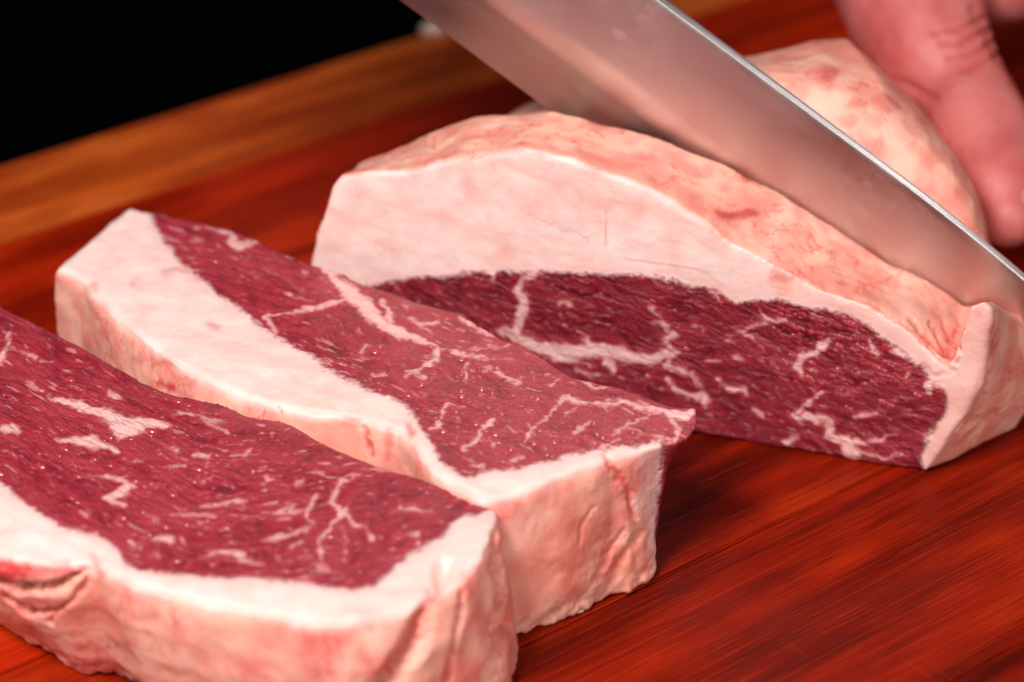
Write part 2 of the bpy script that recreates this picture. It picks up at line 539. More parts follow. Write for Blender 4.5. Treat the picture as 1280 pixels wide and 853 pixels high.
ROAST_VEINS = [
    [(615, 338, 10), (619, 346, 8)], [(681, 336, 6), (668, 343, 9), (650, 347, 7), (646, 364, 9), (655, 379, 12), (651, 397, 12), (644, 418, 10)],
    [(620, 410, 6), (648, 425, 12), (679, 438, 22), (704, 441, 22), (743, 438, 20), (784, 446, 15), (815, 449, 13), (836, 443, 11), (846, 440, 5)],
    [(730, 420, 5), (740, 432, 12)], [(818, 402, 3), (836, 410, 7), (846, 420, 8), (833, 426, 7), (842, 438, 7)], [(810, 378, 3), (818, 386, 6), (831, 396, 3)],
    [(833, 456, 7), (854, 464, 9), (872, 480, 7), (878, 484, 3)], [(836, 474, 6), (846, 490, 8), (862, 497, 7), (880, 496, 11), (882, 508, 6)],
    [(722, 461, 5), (748, 472, 7)], [(699, 376, 4), (715, 380, 6)], [(757, 452, 10), (768, 460, 8)],
    [(950, 386, 3), (957, 397, 7), (968, 402, 6), (985, 399, 4)], [(966, 402, 5), (949, 406, 5), (926, 416, 6), (942, 425, 5), (952, 438, 3)],
    [(895, 474, 5), (912, 485, 8), (931, 490, 9), (932, 496, 5)], [(1034, 427, 5), (1026, 437, 11), (1007, 444, 11), (994, 457, 7), (1000, 470, 5)],
    [(930, 413, 4), (941, 406, 5), (956, 402, 5)], [(1028, 491, 4), (1007, 506, 6), (990, 522, 8), (1018, 524, 15), (1043, 531, 10), (1034, 545, 10), (1054, 552, 16), (1069, 572, 18)],
    [(1054, 556, 10), (1090, 550, 6), (1123, 542, 4)], [(1074, 566, 6), (1100, 572, 5), (1126, 568, 4)], [(1067, 520, 4), (1100, 517, 4)],
    [(1160, 480, 14), (1162, 494, 8)], [(1172, 476, 14), (1183, 482, 9)], [(1164, 540, 8), (1156, 549, 6)],
    [(887, 365, 3), (896, 372, 5)], [(868, 405, 5), (880, 414, 4)], [(1086, 430, 5), (1098, 447, 6)], [(1118, 440, 8), (1130, 447, 6)], [(886, 452, 8), (902, 454, 6)],
    [(920, 446, 7), (933, 452, 6)], [(1010, 460, 4), (1022, 464, 4)], [(965, 450, 4), (976, 458, 4)], [(942, 515, 7), (953, 520, 6)],
    [(984, 551, 8), (1000, 549, 5)], [(1135, 466, 6), (1132, 476, 4)],
]


def keyed(keys, per):
    """resample between anchors (points flagged by None before them)"""
    out, cur = [], []
    for k in keys:
        if k is None:
            continue
        cur.append(k)
    return out


def finish_piece(root, V0, Q, work, fields, mats, lean_extra=None):
    pass


def rough(V):
    return fbm(V * 60, 3)


M_GLINT = None


def add_glint_beads(V, N, ok, fib_dir, count, seed, root):
    """tiny glossy beads added to catch glints on the cut lean, joined into one mesh"""
    rs = np.random.RandomState(seed)
    idx = np.nonzero(ok)[0]
    if len(idx) == 0:
        return
    idx = rs.choice(idx, count)
    th = np.linspace(0, 2 * np.pi, 8, endpoint=False)
    vs, fs = [], []
    for k in idx:
        n = N[k]
        a = fib_dir - n * (fib_dir @ n)
        a /= np.linalg.norm(a)
        b = np.cross(n, a)
        r = 0.00025 + 0.0006 * rs.rand() ** 2.0
        el = 1.0 + 1.4 * rs.rand()
        c = V[k] - n * r * 0.15
        base = len(vs)
        for lev, rr, hh in ((0, 1.0, 0.0), (1, 0.86, 0.20), (2, 0.5, 0.36)):
            for t in th:
                vs.append(c + a * (r * el * rr * np.cos(t)) + b * (r * rr * np.sin(t)) + n * (r * hh))
        vs.append(c + n * r * 0.42)
        for lev in (0, 1):
            for t in range(8):
                u = (t + 1) % 8
                fs.append((base + lev * 8 + t, base + lev * 8 + u, base + lev * 8 + 8 + u, base + lev * 8 + 8 + t))
        for t in range(8):
            fs.append((base + 16 + t, base + 16 + (t + 1) % 8, base + 24))
    me = bpy.data.meshes.new('glint_beads')
    me.from_pydata([tuple(v) for v in vs], [], fs)
    for p_ in me.polygons:
        p_.use_smooth = True
    o = link('glint_beads', me, M_GLINT, root)  # added beads, there only to catch lamp glints
    o['kind'] = 'stuff'


def make_slice(root, outline, lean_poly, veins, ztop, mat, slope, bottom, mids, creases, bloods, seed, wets=(), voxel=0.00055, taper=None):
    """outline: list of photo points on the slice's top face; bottom: outward offset in m of the foot for each outline point"""
    top = np.array([on_z(x, y, ztop) for x, y in outline])
    if taper is not None:
        top[:, 2] = ztop
    c = top.mean(0)
    # outward normals in plan
    nx = np.roll(top, -1, 0) - np.roll(top, 1, 0)
    area2 = np.sum(top[:, 0] * np.roll(top[:, 1], -1) - np.roll(top[:, 0], -1) * top[:, 1])
    sg = 1 if area2 > 0 else -1
    on = np.stack([nx[:, 1], -nx[:, 0], np.zeros(len(top))], 1) * sg
    on /= np.linalg.norm(on, axis=1)[:, None]
    bot = top + on * np.array(bottom)[:, None]
    bot[:, 2] = 0.0006
    mid = (top + bot) / 2 + on * np.array(mids)[:, None]
    q1 = top * 0.72 + bot * 0.28 + on * np.array(mids)[:, None] * 0.75
    q3 = top * 0.22 + bot * 0.78 + on * np.array(mids)[:, None] * 0.8
    loops = []
    rr = np.where(np.array(mids) > 0.0009, 0.0022, 0.0004)[:, None]
    t0 = top + on * rr * 0.30
    t0[:, 2] = ztop - rr[:, 0] * 1.25
    t1 = top - on * rr * 0.15
    t1[:, 2] = ztop - rr[:, 0] * 0.38
    t2 = top - on * rr * 0.90
    for L in (bot, q3, mid, q1, t0, t1, t2):
        dense = []
        n = len(L)
        for i in range(n):
            for t in (0.0, 0.5):
                dense.append(L[i] * (1 - t) + L[(i + 1) % n] * t)
        loops.append(dense)
    V, Q, work = remesh(loft(loops), voxel, 2)
    N = normals_of(work, V)
    flat = sstep(0.55, 0.9, N[:, 2]) * sstep(ztop - 0.004, ztop - 0.0015, V[:, 2])       # the cut face
    # photo coordinates of each point pushed up to the cut face
    U = V.copy()
    U[:, 2] = ztop
    px = to_px(U)
    wob = np.stack([fbm(V * 160 + seed, 3), fbm(V * 160 + 31 + seed, 3)], 1)
    wob2 = np.stack([perlin(V * 700 + seed), perlin(V * 700 + 9 + seed)], 1)
    pxw = px + wob * 9 + wob2 * 3.0
    cap = -poly_field(px + wob * 6 + wob2 * 2, lean_poly)
    vein = seg_field(pxw, veins)
    vein -= 1.2 + 2.0 * fbm(V * 210 + 50, 2)
    vein = np.where(flat > 0.05, vein, np.maximum(vein - 12, -60))
    sx = px[:, 0]
    ac = px[:, 1] - slope(sx) + 6 * perlin(np.stack([sx * 0.02, px[:, 1] * 0.02, V[:, 2] * 0 + seed], 1))
    fib = np.stack([sx * 0.0002, ac * 0.0002, V[:, 2]], 1)
    s1 = perlin(np.stack([sx / 26.0, ac / 4.6, V[:, 2] * 60 + seed], 1)) + 0.35 * perlin(np.stack([sx / 12.0, ac / 3.5, V[:, 2] * 60 + seed], 1))
    dens = fbm(np.stack([sx / 150.0, px[:, 1] / 90.0, V[:, 2] * 0 + seed * 2], 1), 2)
    streak = s1 - 0.40 + 0.5 * dens
    tone = fbm(np.stack([sx / 120.0, ac / 45.0, V[:, 2] * 20 + seed], 1), 3)
    pxv = to_px(V)
    cut = sstep(0.25, 0.8, flat)
    skin = (1 - sstep(ztop - 0.0024, ztop + 0.0002, V[:, 2] + 0.0012 * fbm(V * 120 + seed, 2))) * sstep(2, 10, cap)
    face = sstep(-0.1, -0.35, N @ FWD)
    cr = np.zeros(len(V))
    blood = np.zeros(len(V))
    pw = pxv + wob * 8 + wob2 * 3
    for ln, depth, red in creases:
        f = seg_field(pw, [ln])
        wmax = max(p[2] for p in ln)
        a = sstep(-wmax * 0.5, wmax * 0.5, f) * face
        cr += a * depth
        blood = np.maximum(blood, sstep(-2, wmax * 0.5, f) * red * face)
    for ln, red in bloods:
        f = seg_field(pw, [ln])
        blood = np.maximum(blood, sstep(-6, 4, f) * red * face)
    # relief
    side = 1 - flat
    isf = sstep(-2, 3, cap)
    # small notches in the rim, lumps on the skin, fibres on the cut lean
    d = side * isf * (0.0014 * fbm(V * 55 + seed, 2) + 0.00045 * fbm(V * 180 + seed, 3))
    d += side * (1 - isf) * 0.0005 * fbm(V * 240 + seed, 3)
    d += flat * (0.0010 * fbm(V * 38 + seed, 3))
    d += flat * (1 - isf) * (0.00022 * perlin(np.stack([sx / 22.0, ac / 5.0, V[:, 2] * 0 + seed], 1)) + 0.00022 * perlin(V * 420) + 0.00016 * sstep(-4, 4, vein))
    d += flat * isf * 0.00016 * fbm(V * 300 + seed, 2)
    low = sstep(0.010, 0.0, V[:, 2]) * side
    d += low * isf * 0.0016 * fbm(V * 260 + 5 + seed, 3)
    V = V + N * d[:, None] - N * cr[:, None]
    V[:, 2] = np.maximum(V[:, 2], 0.0004)
    N = normals_of(work, V)
    attrs = dict(cap=cap, vein=vein, skin=skin * (1 - 0.0 * cut), blood=blood, tone=tone, streak=streak, fib=fib)
    fsel = cap[Q].mean(1) > 0
    link('lean', sub_mesh('lean', V, N, Q, ~fsel, attrs), mat, root)
    link('fat_cap', sub_mesh('fat_cap', V, N, Q, fsel, attrs), mat, root)
    bpy.data.meshes.remove(work)
    dn = fbm(V * 42 + seed * 3, 2)
    wet = np.zeros(len(V))
    for x, y, r in wets:
        wet = np.maximum(wet, 1 - sstep(r * 0.4, r, np.hypot(px[:, 0] - x, (px[:, 1] - y) * 1.6)))
    rs = np.random.RandomState(int(seed))
    okd = (flat > 0.6) & (cap < -4) & (vein < -3) & (wet * 0.9 + 0.12 + 0.5 * dn > rs.rand(len(V)))
    add_glint_beads(V, N, okd, np.array([0.9, -0.4, 0]), 380, int(seed) + 5, root)


T = NT('glint_bead')
T.b.inputs['Base Color'].default_value = (0.36, 0.04, 0.055, 1)
T.b.inputs['Roughness'].default_value = 0.04
T.b.inputs['IOR'].default_value = 1.65
M_GLINT = T.m
M_MEAT = meat_material('sliced_meat', (0.160, 0.0076, 0.0165), (0.355, 0.0270, 0.045), (0.45, 0.060, 0.077), (0.84, 0.425, 0.325), (0.78, 0.245, 0.20))
M_ROAST = meat_material('roast_meat', (0.105, 0.0036, 0.009), (0.25, 0.0125, 0.026), (0.34, 0.035, 0.050), (0.86, 0.475, 0.36), (0.79, 0.285, 0.225))

# ---- middle slice
mo = [  # (x, y, foot offset, belly)
    (71, 333, 0.000, 0.002), (110, 298, 0.0, 0.001), (130, 281, 0, 0.001), (150, 266, 0, 0.001), (163, 260, 0, 0), (176, 264, -0.002, 0), (190, 267, -0.003, 0),
    (204, 264, -0.003, 0), (216, 272, -0.004, 0), (240, 275, -0.005, 0), (262, 282, -0.005, 0), (287, 285, -0.005, 0), (318, 299, -0.006, 0), (355, 317, -0.006, 0), (390, 331, -0.006, 0), (425, 343, -0.006, 0),
    (459, 358, -0.006, 0), (500, 370, -0.006, 0), (529, 380, -0.006, 0), (575, 391, -0.006, 0), (600, 407, -0.006, 0), (627, 423, -0.006, 0), (647, 427, -0.006, 0), (670, 441, -0.006, 0), (691, 456, -0.007, 0),
    (717, 472, -0.007, 0), (745, 478, -0.008, 0), (768, 482, -0.009, 0), (799, 492, -0.012, 0), (822, 502, -0.014, -0.001), (846, 509, -0.018, -0.002), (870, 511, -0.022, -0.003), (873, 524, -0.022, -0.003),
    (868, 536, -0.018, -0.002), (855, 548, -0.012, -0.002), (842, 554, -0.007, -0.001), (826, 555, -0.001, -0.001), (806, 560, 0.002, 0), (785, 566, 0.003, 0.001), (761, 571, 0.003, 0.001), (738, 581, 0.003, 0.0015), (712, 592, 0.003, 0.002), (690, 601, 0.003, 0.002), (665, 610, 0.003, 0.002),
    (640, 619, 0.003, 0.002), (621, 624, 0.003, 0.002), (604, 624, 0.002, 0.001), (585, 615, 0.001, 0.001), (565, 604, 0.001, 0.001), (545, 590, 0.002, 0.001), (528, 570, 0.003, 0.001), (516, 552, 0.003, 0.001), (497, 539, 0.003, 0.001), (470, 532, 0.004, 0.002), (444, 524, 0.004, 0.002),
    (420, 520, 0.004, 0.002), (397, 517, 0.004, 0.002), (360, 512, 0.004, 0.002), (322, 503, 0.004, 0.002), (283, 488, 0.003, 0.002), (245, 471, 0.003, 0.002), (215, 454, 0.003, 0.002), (178, 426, 0.002, 0.002), (150, 401, 0.002, 0.002), (130, 382, 0.001, 0.002), (104, 352, 0.001, 0.002), (85, 340, 0, 0.002)]
m_lean = [(200, 240), (200, 262), (189, 270), (196, 284), (204, 301), (222, 322), (240, 340), (266, 363), (292, 381), (333, 414), (364, 431), (390, 446), (400, 456), (428, 470), (457, 487), (490, 500), (513, 512), (521, 524), (526, 538), (540, 552),
          (552, 575), (570, 590), (583, 597), (600, 591), (622, 588), (648, 585), (673, 581), (709, 570), (735, 565), (750, 562), (775, 559), (800, 557), (815, 552), (826, 549), (838, 570), (900, 590), (940, 500), (760, 440), (500, 330), (300, 240)]
z_mid = 0.0375
mid = thing('steak', 'thick raw beef slice lying between the cut roast and the front slice', 'steak', (-0.02, -0.02, 0), 'slices cut from the roast')
make_slice(mid, [p[:2] for p in mo], m_lean, MID_VEINS, z_mid, M_MEAT, lambda x: 0.30 * x + 0.00008 * (x - 400) ** 2 * 0, [p[2] for p in mo], [p[3] for p in mo],
           creases=[([(757, 566, 5), (768, 586, 7), (781, 606, 8), (791, 630, 7), (797, 648, 4)], 0.0010, 0.60),
                    ([(742, 632, 3), (731, 655, 4), (724, 680, 4)], 0.0004, 0.12), ([(783, 668, 4), (762, 690, 6), (744, 722, 9)], 0.0008, 0.15),
                    ([(806, 668, 5), (785, 690, 8), (768, 712, 10)], 0.0009, 0.15), ([(455, 533, 3), (462, 556, 5), (466, 570, 4)], 0.0006, 0.6), ([(350, 508, 2), (352, 520, 3)], 0.0004, 0.4)],
           bloods=[([(207, 342, 5), (232, 338, 9)], 0.30), ([(262, 406, 5), (270, 409, 6)], 0.38), ([(200, 478, 4), (213, 484, 9)], 0.75), ([(112, 358, 4), (121, 363, 4)], 0.4), ([(163, 354, 4), (164, 355, 4)], 0.3),
                   ([(98, 372, 5), (104, 400, 7)], 0.30), ([(127, 415, 6), (125, 430, 6)], 0.30), ([(164, 450, 5), (176, 452, 5)], 0.35), ([(190, 456, 4), (204, 454, 5)], 0.4), ([(510, 530, 4), (513, 540, 7)], 0.5),
                   ([(432, 525, 10), (445, 528, 12)], 0.22), ([(484, 540, 6), (484, 570, 8)], 0.35), ([(670, 700, 6), (720, 708, 8)], 0.2), ([(745, 600, 3), (752, 588, 3)], 0.25), ([(780, 640, 4), (795, 655, 6)], 0.3)], seed=3.0,
           wets=[(600, 500, 110), (470, 470, 90), (660, 560, 80), (760, 540, 60)])

# ---- front slice
fo = [(-210, 300, 0, 0), (-150, 312, -0.002, 0), (-80, 345, -0.003, 0), (-30, 366, -0.003, 0), (0, 381, -0.004, 0), (21, 393, -0.004, 0), (44, 404, -0.004, 0), (67, 416, -0.004, 0), (103, 434, -0.004, 0), (129, 450, -0.004, 0), (155, 464, -0.004, 0), (178, 478, -0.004, 0), (200, 487, -0.004, 0), (219, 493, -0.004, 0),
      (250, 499, -0.004, 0), (284, 507, -0.004, 0), (309, 519, -0.005, 0), (330, 523, -0.005, 0), (350, 525, -0.005, 0), (372, 534, -0.006, 0), (397, 549, -0.006, 0), (420, 562, -0.006, 0), (448, 574, -0.006, 0), (475, 584, -0.006, 0), (516, 595, -0.007, 0), (540, 603, -0.007, 0), (562, 612, -0.007, 0), (585, 620, -0.007, 0), (603, 628, -0.006, 0), (616, 636, -0.004, 0),
      (621, 645, 0.000, 0), (621, 656, 0.004, 0.001), (616, 670, 0.006, 0.001), (601, 698, 0.006, 0.001), (582, 725, 0.005, 0.001), (562, 741, 0.004, 0.001), (541, 750, 0.003, 0.002), (520, 760, 0.002, 0.003), (497, 769, 0.001, 0.003), (474, 777, 0.0, 0.004), (433, 779, 0, 0.004), (382, 777, -0.001, 0.004), (356, 772, -0.002, 0.004), (330, 767, -0.002, 0.004),
      (294, 760, -0.003, 0.004), (258, 754, -0.004, 0.004), (235, 747, -0.004, 0.004), (200, 740, -0.005, 0.004), (165, 730, -0.005, 0.004), (140, 718, -0.006, 0.003), (116, 706, -0.007, 0.003), (85, 712, -0.009, 0.003), (52, 711, -0.011, 0.003), (25, 706, -0.012, 0.003), (0, 699, -0.013, 0.003), (-40, 680, -0.013, 0.003), (-90, 640, -0.012, 0.003), (-140, 570, -0.008, 0.002), (-190, 470, -0.004, 0.002), (-220, 390, 0, 0.002)]
f_lean = [(-180, 240), (-170, 350), (-120, 450), (-60, 540), (-25, 580), (0, 603), (26, 627), (55, 646), (85, 663), (111, 670), (135, 676), (148, 692), (160, 708), (178, 712), (196, 714), (228, 719), (258, 722), (294, 724), (330, 726), (382, 730), (418, 735), (446, 737), (470, 732), (490, 714), (510, 695), (530, 684), (549, 673), (566, 655), (583, 644), (598, 645), (612, 640), (640, 630), (600, 590), (400, 500), (100, 380)]


def f_slope(x):
    x = np.clip(x, -300, 700)
    return np.where(x < 250, 0.42 * (x - 250) - 0.0009 * (x - 250) ** 2 * 0.2, 0.06 * (x - 250) - 0.0004 * (x - 250) ** 2)


front = thing('steak', 'nearest raw beef slice with pale fat along its near edge, cut off by the frame', 'steak', (-0.07, -0.05, 0), 'slices cut from the roast')
make_slice(front, [p[:2] for p in fo], f_lean, FRONT_VEINS, 0.0355, M_MEAT, f_slope, [p[2] for p in fo], [p[3] for p in fo],
           creases=[([(556, 702, 5), (552, 725, 9), (543, 745, 13), (527, 780, 15), (512, 812, 17), (490, 845, 22), (470, 880, 24)], 0.0045, 0.55),
                    ([(619, 668, 5), (622, 700, 9), (625, 740, 10), (618, 790, 9)], 0.0036, 0.3), ([(575, 740, 5), (566, 790, 6), (560, 850, 8)], 0.0018, 0.30),
                    ([(645, 760, 9), (625, 800, 12), (610, 850, 13)], 0.003, 0.25),
                    ([(-10, 727, 5), (25, 734, 8), (60, 736, 10), (88, 727, 9), (104, 712, 6)], 0.0056, 0.65), ([(0, 702, 6), (40, 709, 7), (100, 708, 5)], 0.0012, 0.6),
                    ([(8, 748, 6), (36, 768, 7), (62, 766, 6)], 0.0022, 0.35), ([(60, 780, 4), (75, 760, 6), (104, 735, 6), (118, 700, 4)], 0.0012, 0.3)],
           bloods=[([(0, 708, 16), (30, 714, 18)], 0.85), ([(40, 716, 12), (85, 712, 14)], 0.62), ([(116, 694, 4), (128, 718, 10)], 0.40), ([(160, 740, 4), (165, 770, 5)], 0.28), ([(180, 768, 10), (195, 766, 12)], 0.3),
                   ([(150, 756, 5), (146, 760, 6)], 0.35), ([(380, 790, 14), (390, 810, 12)], 0.2), ([(448, 815, 14), (455, 825, 14)], 0.3), ([(600, 705, 5), (575, 745, 7), (570, 770, 6)], 0.3)], seed=11.0,
           wets=[(60, 540, 150), (190, 530, 90), (200, 620, 120), (290, 560, 90), (250, 690, 100), (400, 700, 80)])

# ---- the roast being cut
RA = on_z(870, 545, 0.0)
RB = on_z(1155, 592, 0.0)
RD = (RB - RA) / np.linalg.norm(RB - RA)
RN = np.array([RD[1], -RD[0], 0.0])            # out of the cut face, towards the camera


def r_at(s, z, off):
    return RA + RD * s - RN * off + np.array([0, 0, z])


def r_path(segs, off):
    """segs: lists between anchors; each point ('p',x,y) or (s,z) in cm"""
    out = []
    pts = [[(on_plane(q[1], q[2], RA - RN * off, RN) if q[0] == 'p' else r_at(q[0] / 100, q[1] / 100, off)) for q in sg] for sg in segs]
    for i, sg in enumerate(pts):
        nxt = pts[i + 1][0] if i + 1 < len(pts) else None
        full = sg + ([nxt] if nxt is not None else [])
        n = R_CNT[i]
        r = resample(full, n + 1)
        out += list(r[:-1]) if nxt is not None else list(r)
    out += list(resample([out[-1], out[0]], 24)[1:-1])
    return out


R_CNT = [16, 20, 30, 22, 8, 18]
p = lambda x, y: ('p', x, y)
F_PATH = [[(-10.4, 0.05), (-10.75, 1.5), p(388, 323), p(401, 274), p(413, 237)],
          [p(424, 221), p(452, 216), p(483, 215), p(504, 214), p(535, 207), p(558, 200), p(566, 196), p(607, 192)],
          [p(653, 186), p(710, 198), p(733, 206), p(798, 229), p(844, 253), p(885, 280), p(906, 300), p(938, 316)],
          [p(968, 333), p(992, 346), p(1017, 359), p(1047, 372), p(1079, 383), p(1108, 396), p(1135, 411), p(1160, 438)],
          [p(1191, 462), p(1200, 440), p(1211, 405)],
          [p(1219, 384), p(1228, 377), p(1242, 380), p(1240, 410), p(1232, 444), p(1224, 488), p(1208, 524), p(1188, 547), (5.9, 0.05)]]
P_PATH = [[(-10.1, 0.05), (-10.4, 1.5), (-10.3, 3.5), (-9.95, 4.9)],
          [p(455, 204), p(500, 187), p(545, 166), p(570, 155), p(600, 147)],
          [p(690, 140), p(735, 149), p(775, 160), p(829, 175), p(880, 194), p(924, 213), p(971, 236), p(1009, 261)],
          [p(1035, 279), p(1058, 293), p(1115, 331), p(1156, 350), p(1190, 370)],
          [p(1204, 381), p(1214, 381), p(1222, 379)],
          [p(1232, 377), p(1246, 380), p(1264, 389), (7.5, 3.45), (8.0, 2.5), (8.15, 1.2), (7.7, 0.05)]]
R1 = [[(-9.5, 0.05), (-9.6, 1.5), (-9.2, 3.2)], [(-8.6, 4.3), (-7.6, 5.2), (-6.6, 5.9)], [(-4.5, 6.9), (-2.5, 7.7), (0, 8.2), (2.2, 8.1)],
      [(3.6, 7.6), (4.6, 6.9), (5.4, 6.2)], [(5.95, 5.5), (6.15, 5.0)], [(6.35, 4.6), (6.7, 3.2), (6.9, 1.6), (6.7, 0.05)]]
R2 = [[(-8.6, 0.05), (-8.8, 1.2), (-8.4, 2.4)], [(-8.0, 3.2), (-7.6, 4.0), (-6.9, 4.7)], [(-5.2, 5.6), (-3.0, 6.4), (-0.6, 6.95), (1.0, 7.6)],
      [(2.0, 7.75), (3.6, 6.4), (4.6, 5.35)], [(5.2, 4.6), (5.6, 4.0)], [(5.9, 3.4), (6.2, 2.4), (6.3, 1.2), (6.0, 0.05)]]
R3 = [[(-7.2, 0.05), (-7.4, 1.0), (-7.1, 2.0)], [(-6.7, 2.6), (-6.2, 3.1), (-5.6, 3.5)], [(-4.2, 4.2), (-2.5, 4.8), (-1.0, 5.3), (0.6, 5.8)],
      [(1.4, 5.9), (3.0, 4.9), (3.9, 4.1)], [(4.4, 3.5), (4.7, 3.0)], [(4.9, 2.6), (5.2, 1.8), (5.3, 1.0), (5.0, 0.05)]]
R4 = [[(-6.6, 0.3), (-6.8, 0.8), (-6.6, 1.4)], [(-6.0, 2.0), (-5.4, 2.3), (-5.0, 2.4)], [(-3.5, 2.7), (-2.0, 2.9), (-1.0, 3.1), (0.3, 3.3)],
      [(1.0, 3.3), (2.0, 2.8), (2.6, 2.4)], [(2.9, 2.1), (3.1, 1.8)], [(3.3, 1.5), (3.5, 1.1), (3.5, 0.8), (3.2, 0.3)]]
r_lean = [(380, 600), (420, 375), (440, 362), (462, 356), (485, 351), (508, 348), (540, 344), (567, 342), (611, 339), (650, 338), (681, 338), (717, 339), (759, 340), (805, 343), (836, 349), (872, 357), (890, 361), (905, 366), (912, 374), (925, 378), (944, 376), (970, 374), (985, 379), (1009, 383), (1035, 388), (1058, 394), (1085, 408), (1105, 422), (1118, 432), (1130, 445),
          (1145, 455), (1155, 462), (1162, 474), (1176, 480), (1186, 490), (1184, 506), (1177, 520), (1170, 532), (1158, 548), (1158, 558), (1153, 575), (1154, 600), (1140, 640)]


def make_roast():
    root = thing('roast', 'large raw beef roast with a thick white fat cap being cut by the knife', 'roast', (0.03, 0.04, 0))
    lp = [np.array(q) for q in (r_path(F_PATH, 0.0), r_path(P_PATH, 0.0255), r_path(P_PATH, 0.029), r_path(R1, 0.043), r_path(R2, 0.080), r_path(R3, 0.112), r_path(R4, 0.132))]
    ctr = lp[0].mean(0)
    ins = []
    for q in lp[0]:
        dv = ctr - q
        dv = dv / np.linalg.norm(dv)
        ins.append(q + dv * (0.0014 if q[2] > 0.012 else 0.0003))
    sm = [np.array(ins), lp[0] - RN * 0.0011, lp[1]]
    for k in range(1, len(lp) - 1):
        a0, a1, a2, a3 = lp[max(k - 1, 1)], lp[k], lp[k + 1], lp[min(k + 2, len(lp) - 1)]
        for f in np.linspace(0, 1, 7)[1:]:
            q = 0.5 * (2 * a1 + (a2 - a0) * f + (2 * a0 - 5 * a1 + 4 * a2 - a3) * f * f + (3 * a1 - a0 - 3 * a2 + a3) * f ** 3)
            sm.append(q)
    for q in sm:
        q[:, 2] = np.maximum(q[:, 2], 0.0004)
    lp = sm
    V, Q, work = remesh(loft(lp), 0.0006, 8)
    N = normals_of(work, V)
    off = (RA - V) @ RN
    flat = sstep(0.55, 0.9, N @ RN) * (1 - sstep(0.001, 0.0035, off))
    U = V + RN * off[:, None]
    px = to_px(U)
    seed = 23.0
    wob = np.stack([fbm(V * 160 + seed, 3), fbm(V * 160 + 31 + seed, 3)], 1)
    wob2 = np.stack([perlin(V * 700 + seed), perlin(V * 700 + 9 + seed)], 1)
    capp = -poly_field(px + wob * 6 + wob2 * 2, r_lean)
    deep = sstep(0.0008, 0.003, off) * sstep(0.010, 0.014, V[:, 2] + 0.012 * flat)
    cap = np.maximum(capp, np.where(off > 0.0016, 12.0, -60.0))
    vein = seg_field(px + wob * 9 + wob2 * 3.0, ROAST_VEINS) - 1.2 - 2.0 * fbm(V * 210 + 50, 2)
    sx = px[:, 0]
    ac = px[:, 1] - 0.34 * sx + 6 * perlin(np.stack([sx * 0.02, px[:, 1] * 0.02, sx * 0 + seed], 1))
    fib = np.stack([sx * 0.0002, ac * 0.0002, off], 1)
    s1 = perlin(np.stack([sx / 25.0, ac / 5.0, off * 60 + seed], 1)) + 0.35 * perlin(np.stack([sx / 16.0, ac / 4.0, off * 60 + seed], 1))
    dens = fbm(np.stack([sx / 150.0, px[:, 1] / 90.0, sx * 0 + seed * 2], 1), 2)
    streak = s1 - 0.46 + 0.5 * dens
    tone = fbm(np.stack([sx / 120.0, ac / 45.0, sx * 0 + seed], 1), 3) - 0.10 + 0.25 * sstep(820, 1150, sx)
    skin = sstep(-0.0002, 0.0014, off + 0.001 * fbm(V * 120, 2))
    for ln, a in [([(972, 346, 16), (984, 364, 18)], 0.75), ([(1000, 362, 12), (1080, 394, 12), (1150, 442, 12)], 0.30), ([(1232, 380, 44), (1212, 470, 46), (1180, 570, 40)], 0.50), ([(560, 215, 8), (640, 203, 8), (760, 235, 8), (900, 315, 10)], 0.25)]:
        skin = np.maximum(skin, a * sstep(-12, 6, seg_field(px + wob * 8, [ln])))
    pxv = to_px(V)
    pw = pxv + wob * 8 + wob2 * 3
    face = sstep(-0.02, -0.2, N @ FWD)
    nearp = (1 - sstep(0.0275, 0.029, off))
    cr = np.zeros(len(V))
    blood = np.zeros(len(V))
    for ln, depth, red in [([(1060, 372, 3), (1100, 388, 4), (1138, 412, 5), (1160, 437, 5), (1192, 462, 4)], 0.0004, 0.40), ([(1140, 402, 3), (1160, 426, 5), (1178, 440, 5), (1196, 452, 4)], 0.0008, 0.5),
                           ([(1163, 405, 3), (1175, 425, 4), (1188, 444, 5)], 0.0008, 0.45), ([(1176, 396, 3), (1182, 415, 4), (1192, 430, 4), (1200, 440, 3)], 0.0006, 0.4), ([(1200, 402, 5), (1195, 425, 6), (1198, 440, 4)], 0.0008, 0.3),
                           ([(1040, 340, 2), (1075, 352, 3), (1112, 362, 3)], 0.0006, 0.30), ([(1070, 365, 2), (1100, 352, 3), (1130, 340, 3)], 0.0006, 0.32), ([(1000, 335, 3), (1030, 358, 3)], 0.0004, 0.25),
                           ([(1237, 470, 7), (1228, 500, 9), (1205, 540, 8)], 0.0012, 0.35), ([(1200, 560, 5), (1230, 530, 6), (1270, 500, 5)], 0.0009, 0.2), ([(1150, 458, 3), (1172, 470, 5), (1190, 465, 3)], 0.0005, 0.35),
                           ([(483, 205, 3), (490, 190, 4), (500, 188, 3)], 0.0006, 0.3), ([(540, 185, 4), (542, 172, 4)], 0.0008, 0.45), ([(655, 180, 2), (640, 170, 3), (652, 160, 3)], 0.0004, 0.35)]:
        f = seg_field(pw, [ln])
        wmax = max(q[2] for q in ln)
        cr += sstep(-wmax * 0.5, wmax * 0.5, f) * face * depth * nearp
        blood = np.maximum(blood, sstep(-2, wmax * 0.5, f) * red * face * nearp)
